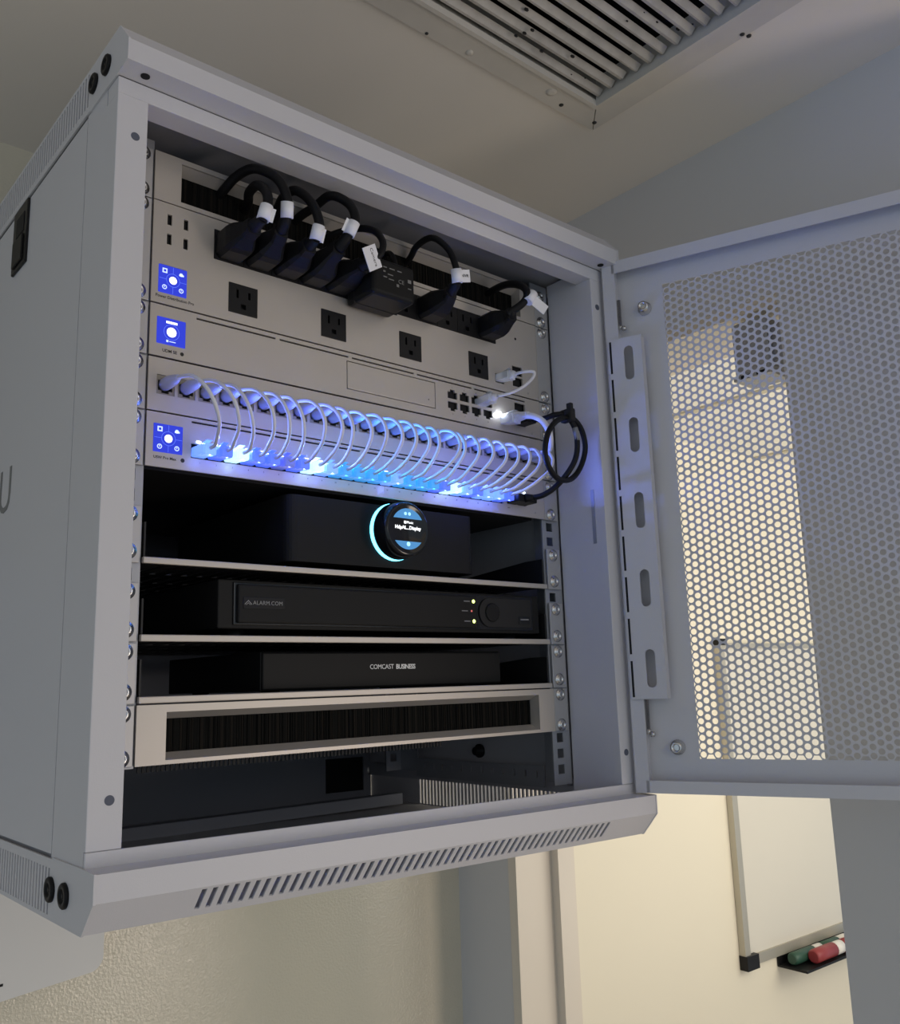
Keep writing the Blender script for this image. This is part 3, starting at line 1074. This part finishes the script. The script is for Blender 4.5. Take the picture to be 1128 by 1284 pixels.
NVR = thing('video_recorder', (27, 150, -129.7), 'wide black recorder with three status lights on the middle shelf', 'recorder')
bm = newbox(-155.8, 210, 4, 262, -121.5, -82.2, bev=1.2)
obj('case', bm, M['black_satin'], NVR)
for x in (-130, 186):
    for yy in (30, 235):
        bm = bmesh.new()
        lathe(bm, (x, yy, -129.7), (0, 0, 1), [(0, 9), (9.0, 10)], 16)
        obj('foot', bm, M['rubber'], NVR)
bm = newbox(-132, 133, 15.5, 21, -115.8, -83.6, bev=1.6)
bz = obj('bezel', fit(bm), M['black_satin'], NVR)
bm = newbox(-134.5, 216, 18.4, 20.5, -117.2, -82.2, bev=.6)
obj('bezel_rim', fit(bm), M['black_gloss'], NVR)
lg = obj('logo_plate', fit(newbox(-127.5, -89, 14.9, 16, -104, -94.5, bev=.3)), M['black_matt'], bz)
caption(lg, 'ALARM.COM', nx(-119), nz(-99.2), 4.6, name='logo_text', m='ink_dim', y=-1.4, spacing=1.05)
bm = bmesh.new()
for sx in (-1, 1):
    prism(bm, [(-123.2, -97), (-123.2, -97.7), (-123.2 + sx * 3.3, -101), (-123.2 + sx * 3.3, -100.2)], lambda a, b: (a, 14.7, b), lambda a, b: (a, 14.9, b))
    prism(bm, [(-123.2, -99), (-123.2, -99.5), (-123.2 + sx * 2.0, -101.2), (-123.2 + sx * 2.0, -100.7)], lambda a, b: (a, 14.7, b), lambda a, b: (a, 14.9, b))
obj('logo_mark', fit(bm), M['ink_dim'], lg)
for z, m_, x in ((-89.3, 'led_yellow', 128), (-99, 'led_red', 125), (-109.2, 'led_yellow', 128)):
    bm = bmesh.new()
    r = 1.9 if m_ == 'led_yellow' else 1.0
    lathe(bm, (x, 15.4, z), (0, -1, 0), [(0, r), (.6, r * .8)], 14)
    obj('status_light', fit(bm), M[m_], NVR)
    obj('status_caption', fit(newbox(x - 13, x - 5, 15.2, 15.4, z - .5, z + .5)), M['ink_grey'], NVR)
bm = bmesh.new()
n = 20
pts = [(152 + 14.5 * math.cos(a), -99.6 + 14.5 * math.sin(a)) for a in [PI / 2 + PI * k / n for k in range(n + 1)]]
prism(bm, pts + [(212, -114.1), (212, -85.1)], lambda a, b: (a, 17.0, b), lambda a, b: (a, 20, b))
obj('control_panel', fit(bm), M['black_matt'], NVR)
bm = bmesh.new()
lathe(bm, (155, 17, -99.6), (0, -1, 0), [(0, 9.5), (1.2, 9.5), (1.8, 8.4)], 28)
obj('round_button', fit(bm), M['black_satin'], NVR)
u = obj('usb_port', fit(newbox(193, 209, 16.4, 17.2, -110.8, -103, bev=.2)), M['black_gloss'], NVR)
obj('usb_tongue', fit(newbox(195, 207, 16.0, 16.5, -106.6, -105.2)), M['ink_grey'], u)

# router box
MOD = thing('cable_router', (28, 100, -174.6), 'plain black router box with a white printed name on the lowest shelf', 'router')
obj('case', newbox(-109, 165, 20, 200, -171.5, -139.0, bev=1.0), M['black_satin'], MOD)
obj('front_cover', newbox(-108, 164, 17.5, 20.5, -170.6, -139.8, bev=1.2), M['black_satin'], MOD)
for x in (-85, 140):
    for yy in (45, 180):
        bm = bmesh.new()
        lathe(bm, (x, yy, -174.6), (0, 0, 1), [(0, 8), (3.6, 8)], 14)
        obj('foot', bm, M['rubber'], MOD)
caption(MOD, 'COMCAST', 0.5, -152.9, 6.0, name='logo_text', m='ink_white', y=17.4, spacing=0.93)
caption(MOD, 'BUSINESS', 30.2, -153.0, 6.0, name='logo_text', m='ink_white', y=17.4, spacing=0.9, bold=.12)

# ------------------------------------------------------------------ power cords and adapter
def wrap_tag(root, p, d, text=None, flap=(1, 0, 0.2), size=(14, 12), m='tag'):
    """paper label folded round a cord at p, cord direction d"""
    p, d = Vector(p), Vector(d).normalized()
    bm = bmesh.new()
    cyl(bm, p - d * 6.5, d, 5.3, 5.3, 13, 14)
    fl = Vector(flap)
    fl = (fl - d * fl.dot(d)).normalized()
    n = d.cross(fl).normalized()
    q = p + fl * 3
    vs = []
    for a, b, c2 in ((0, -6, 0), (size[0] - 4, -6, 0), (size[0] - 4, 6, 0), (0, 6, 0)):
        vs.append(q + fl * a + d * b)
    lo = [bm.verts.new(v + n * .25) for v in vs]
    hi = [bm.verts.new(v - n * .25) for v in vs]
    bm.faces.new(lo)
    bm.faces.new(hi[::-1])
    for k in range(4):
        bm.faces.new([lo[k], hi[k], hi[(k + 1) % 4], lo[(k + 1) % 4]])
    return obj('paper_tag', bm, M[m], root)


def plug_body(root, x, z, tip, big=1.0):
    """moulded plug on outlet at (x, z) whose strain relief ends at tip"""
    bm = bmesh.new()
    w, h = 12.2 * big, 12.0 * big
    T = Vector(tip)
    secs = [(V(x, -3, z), w, h), (V(x, -20, z), w, h), (V(x, -26, z), w * .92, h * .9), (V(x, -37, z + (T.z - z) * .25), w * .55, h * .6), (V(x + (T.x - x) * .45, -45, z + (T.z - z) * .5), 6.2, 6.4)]
    rings = []
    for c, a, b in secs:
        rings.append([bm.verts.new(c + V(a * sx * (1 if abs(sx) == 1 else 1), 0, b * sz)) for sx, sz in ((-1, -.72), (-.72, -1), (.72, -1), (1, -.72), (1, .72), (.72, 1), (-.72, 1), (-1, .72))])
    for i in range(len(rings) - 1):
        for k in range(8):
            bm.faces.new([rings[i][k], rings[i][(k + 1) % 8], rings[i + 1][(k + 1) % 8], rings[i + 1][k]])
    bm.faces.new(rings[0][::-1])
    bm.faces.new(rings[-1])
    p = obj('plug', bm, M['rubber'], root)
    bm = bmesh.new()
    a, b = secs[-1][0], T
    tube(bm, [a + V(0, 2, 0), a + (b - a) * .5, b], [6.0, 5.2, 4.2], 12, 5)
    obj('strain_relief', bm, M['rubber'], p)


CORDS = [
    (0, [(-153, -58, 203), (-150, -60, 217), (-148, -53, 231), (-148, -39, 243), (-143, -15, 249), (-134, 8, 247), (-130, 60, 244)], (1, -.4, -.1), 'black power cable at the far left of the outlet row, white tag turned aslant'),
    (1, [(-130, -56, 214), (-132, -60, 226), (-137, -53, 246), (-147, -33, 261.5), (-153, -12, 262.5), (-157, 8, 255), (-158, 60, 246)], (0.1, 1, 0), 'black power cable second from the left, upright white tag'),
    (2, [(-102, -56, 203), (-101, -60, 215), (-104, -52, 237), (-111, -38, 252), (-110, -15, 256), (-106, 8, 252), (-104, 60, 246)], (1, -.2, .8), 'black power cable third from the left, white tag with a pointed flap'),
    (3, [(-68, -56, 218), (-64, -60, 231), (-65, -52, 249), (-75, -38, 260), (-78, -15, 258), (-82, 8, 255), (-84, 60, 246)], (-1, 0, .1), 'black power cable fourth from the left with the tallest round arch'),
    (4, [(-45, -54, 199), (-36, -58, 208), (-31, -55, 223), (-32, -42, 239), (-39, -18, 248), (-53, 8, 245), (-56, 60, 244)], (-1, -.2, -.5), 'black power cable whose white tag beside the adapter carries a printed word'),
    (8, [(55, -58, 208), (52, -60, 221), (50, -52, 242), (42, -38, 257), (41, -15, 257), (47, 8, 252), (50, 60, 246)], (1, -.3, .1), 'thin black power cable arching up just right of the adapter'),
    (11, [(138, -45, 202), (147, -55, 211), (149, -60, 220), (152, -50, 233), (155, -25, 245), (160, 8, 249), (162, 60, 246)], (1, -.3, .25), 'black power cable at the far right of the outlet row'),
]
for k, (i, pts, fl, label) in enumerate(CORDS):
    x = OX[i]
    z = 199.5
    root = thing('power_cable', (x, -20, 190), label, 'power cable', 'power cables in the outlet row')
    P = [Vector(p) for p in pts]
    plug_body(root, x, z, P[0])
    bm = bmesh.new()
    tube(bm, [P[0] + (P[0] - P[1]) * .2] + P, 4.1 if k < 4 else (3.2 if k in (4, 5) else 4.0), 12, 8)
    obj('cord', bm, M['rubber'], root)
    d = P[1] - P[0]
    if k == 4:
        c = P[0] + V(-2, -7, 1)
        rr = V(.52, .2, -.83).normalized()
        uu = V(.80, .15, .57)
        uu = (uu - rr * uu.dot(rr)).normalized()
        nn = rr.cross(uu)
        bm = bmesh.new()
        prism(bm, [(-10.5, -9.5), (10.5, -9.5), (10.5, 9.5), (-10.5, 9.5)], lambda a, b: c + rr * a + uu * b, lambda a, b: c + rr * a + uu * b - nn * .5)
        tg = obj('paper_tag', bm, M['tag'], root)
        obj('tag_text', place_text(text_bm('Camera', 5.2, 'CENTER', .05), c + nn * .05 + uu * 2, rr, uu), M['ink'], tg, fix=False)
    else:
        tg = wrap_tag(root, P[0] + d * (.35 if k != 6 else 1.6), d if k != 6 else V(.4, -.1, .6), None, fl, ({5: 15, 6: 22}.get(k, 9), 12))
        if k == 5:
            c = P[0] + d * .35 + V(7.6, -3.3, 1.3)
            obj('tag_text', place_text(text_bm('NVR', 4.2, 'CENTER', .05), c, (1, -.3, .1), (0, 0, 1)), M['ink'], tg, fix=False)

AD = thing('power_adapter', (9, -30, 164), 'chunky black power adapter with small white print plugged into the outlet row', 'adapter')
bm = newbox(-36, 13, -46, -3.2, 177, 213, bev=4, seg=3)
ab = obj('adapter_body', bm, M['black_satin'], AD)
obj('seam', newbox(-36.3, 13.3, -17, -16.2, 176.7, 213.3), M['black_matt'], AD)
obj('rating_text', place_text(text_bm('CE', 5.6, 'LEFT', .05), (-7, -46.05, 194.5)), M['ink_grey'], ab, fix=False)
for (a, b, w, hh) in ((-24, 204, 4, 1.0), (-17, 204, 6, 1.0), (-8, 204, 5, 1.0), (-24, 199.5, 2.4, 1.6), (-19, 198, 6, .9), (-24, 194.5, 4, 1.0), (-18, 193.6, 6, .9), (4, 196, 4, 3.4), (4, 190, 4, .8), (-9, 188.8, 2.6, 2.6)):
    obj('rating_text', newbox(a, a + w, -46.12, -46.0, b, b + hh), M['ink_grey'], ab)
bm = bmesh.new()
tube(bm, [(2, -28, 212), (4, -27, 224), (8, -14, 240), (14, 8, 246), (14, 60, 244)], 2.6, 10, 6)
obj('cord', bm, M['rubber'], AD)

# ------------------------------------------------------------------ data cables
def rj_plug(root, c, L=21, w=11.4, h=7.6, m=None, boot=None, dirv=(0, -1, 0), tab=True, blen=10):
    """modular plug whose nose is at c, body running along dirv"""
    d = Vector(dirv).normalized()
    side = V(1, 0, 0) - d * d.x
    side.normalize()
    upv = side.cross(d)
    if upv.z < 0:
        upv = -upv
    C_ = Vector(c)
    Mx = Matrix((side, d, upv)).transposed()
    bm = bmesh.new()
    box(bm, -w / 2, w / 2, 0, L, -h / 2, h / 2, bev=.7, seg=1)
    box(bm, -w * .42, w * .42, L - 6, L + 1.2, -h * .62, h * .5, bev=.6, seg=1)
    for v in bm.verts:
        v.co = C_ + Mx @ v.co
    p = obj('plug', bm, m or M['clear'], root)
    if tab:
        bm = bmesh.new()
        prism(bm, [(2, h / 2), (L - 3, h / 2 + 3.4), (L - 1, h / 2 + 3.2), (3.4, h / 2 - .3)], lambda a, b: (-w * .2, a, b), lambda a, b: (w * .2, a, b))
        for v in bm.verts:
            v.co = C_ + Mx @ v.co
        obj('latch_tab', bm, m or M['clear'], p)
    if boot:
        bm = bmesh.new()
        tube(bm, [C_ + d * (L - 2), C_ + d * (L + blen * .5), C_ + d * (L + blen)], [min(w, h) * .62, min(w, h) * .52, 2.0], 12, 4)
        obj('boot', bm, boot, p)
    return p


ORD = ['leftmost', 'second', 'third', 'fourth', 'fifth', 'sixth', 'seventh', 'eighth', 'ninth', 'tenth', 'eleventh', 'twelfth', 'thirteenth', 'fourteenth', 'fifteenth', 'sixteenth', 'seventeenth', 'eighteenth', 'nineteenth', 'twentieth', 'twenty-first', 'twenty-second', 'twenty-third', 'rightmost']
JIT = [0, 3, -1, 2, 0, -3, 1, 4, -2, 3, -1, 2, 0, 3, -3, 4, -2, 0, 1, 3, 0, -1, 1, 0]
for k in range(24):
    xp, xs = PXS[k], SXS[k]
    n = ORD[k]
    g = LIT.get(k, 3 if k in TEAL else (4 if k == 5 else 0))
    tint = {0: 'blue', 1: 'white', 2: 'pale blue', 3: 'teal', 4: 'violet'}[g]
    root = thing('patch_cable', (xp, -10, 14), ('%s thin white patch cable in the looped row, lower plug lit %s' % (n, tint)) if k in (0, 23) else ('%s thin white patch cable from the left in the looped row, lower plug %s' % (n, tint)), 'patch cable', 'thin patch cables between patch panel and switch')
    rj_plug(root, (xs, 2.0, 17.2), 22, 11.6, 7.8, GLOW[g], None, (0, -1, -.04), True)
    # frosted boot at the patch panel
    bm = bmesh.new()
    tube(bm, [(xp, 1.0, 68), (xp, -8, 68), (xp, -17, 67.3), (xp + .3, -26, 67)], [5.0, 5.2, 4.3, 2.2], 14, 4)
    obj('boot', bm, M['boot'], root)
    yb = -62 + 12 * k / 23 + random.uniform(-3, 3)
    j = JIT[k] * .8
    bm = bmesh.new()
    tube(bm, [(xp, -20, 67), (xp + .5 + j * .2, -31, 66.5), (xp + j * .6 + (xs - xp) * .08, yb * .78, 61.5), (xp + j + (xs - xp) * .22, yb * .96, 51), (xp + j + (xs - xp) * .42, yb, 39), (xs + (xp - xs) * .30 + j * .5, yb * .86, 27), (xs + (xp - xs) * .1, -37, 19.5), (xs, -28, 17.2), (xs, -21, 16.6)], 1.55, 9, 6)
    obj('cord', bm, M['cord_white'], root)

t = thing('short_patch_cable', (150, -12, 112), 'short white patch cable with clear plugs, bent between the power unit and the gateway', 'patch cable')
rj_plug(t, (161.5, 2, 148.6), 21, 11.6, 8, M['clear'], M['cord_white'], (.05, -1, -.05), True, 6)
rj_plug(t, (132.5, 2, 115.6), 21, 11.6, 8, M['clear'], M['cord_white'], (.05, -1, .06), True, 6)
bm = bmesh.new()
tube(bm, [(162.5, -24, 147), (163.5, -33, 146.5), (171, -40, 147), (174, -41, 145), (170, -40, 138), (157, -38, 127), (142, -33, 119), (134, -26, 117)], 1.7, 9, 6)
obj('cord', bm, M['cord_white'], t)

t = thing('thick_patch_cable', (190, -20, 66), 'thick white network cable with a ribbed boot curving down at the right of the rack', 'network cable')
rj_plug(t, (166, 2, 103), 22, 12.5, 10, M['clear'], None, (.02, -1, -.08), True)
bm = bmesh.new()
pr = [4.6, 5.2]
lathe(bm, (166.3, -20, 101.4), (.02, -1, -.06), [(0, 5.2), (3, 5.4)] + [(3 + 1.6 * q + e, 5.2 - .22 * q - (1.0 if e > .8 else 0)) for q in range(8) for e in (0, .7, .9, 1.5)] + [(17, 3.2)], 16)
obj('boot', bm, M['cord_white'], t)
bm = bmesh.new()
tube(bm, [(166.5, -33, 100), (169, -42, 97.5), (175, -49, 91), (181, -51, 80), (187, -46, 70), (198, -32, 66), (209, -14, 66.5), (211, -2, 67)], 3.3, 12, 6)
obj('cord', bm, M['cord_white'], t)
obj('plug', newbox(205, 216.5, -14, 2, 62.6, 71.2, bev=.8), M['cord_white'], t)
bm = bmesh.new()
lathe(bm, (160, -2.3, 108.5), (0, -1, 0), [(0, 1.7), (.7, 1.5)], 14)
obj('port_light', bm, M['port_white'], GW)
d = bpy.data.lights.new('port_spill', 'POINT')
d.energy, d.color, d.shadow_soft_size = .006, (.8, .88, 1.0), 0.0015
lo = bpy.data.objects.new('port_spill', d)
COL.objects.link(lo)
lo.location = Vector((158.5, -7, 108.5)) * S

t = thing('direct_attach_cable', (200, -45, 14), 'black coiled cable looping out at the right between gateway and switch', 'cable')
D = [(184, -24, 101), (187, -38, 99), (192, -50, 101), (203, -55, 102), (216, -57, 97), (226, -57, 86), (230, -56, 68), (222, -54, 47), (205, -55, 33), (182, -59, 30), (165, -63, 38.4), (157, -66, 52), (162, -66, 71.6), (177, -64, 87.5), (200, -59, 97), (209, -61, 88), (212, -61, 70), (210, -58, 53), (203, -50, 37), (194, -42, 25), (186, -32, 18), (180, -20, 16.6)]
bm = bmesh.new()
tube(bm, D, 2.9, 10, 6)
cd = obj('cord', bm, M['rubber'], t)
obj('connector', newbox(182.6, 197.2, -19, 2, 100.4, 108.6, bev=.8), M['black_satin'], t)
obj('connector', newbox(165, 192, -19, 1, 12.6, 20.4, bev=.8), M['black_satin'], t)
bm = bmesh.new()
tube(bm, [(176, -17, 16.6), (181, -24, 16.6)], [5, 3.2], 10, 3)
obj('strain_relief', bm, M['rubber'], t)
bm = bmesh.new()
box(bm, 199, 207, -66, -50, 93, 107, bev=2)
box(bm, 201, 206, -64, -58, 106, 113, bev=1)
obj('fabric_tie', bm, M['black_matt'], t)
bm = bmesh.new()
tube(bm, [(209.3, -61.2, 87.5), (211, -61.4, 81), (212.2, -61.2, 74)], 3.15, 10, 5)
sl = obj('printed_sleeve', bm, M['ink_grey'], t)
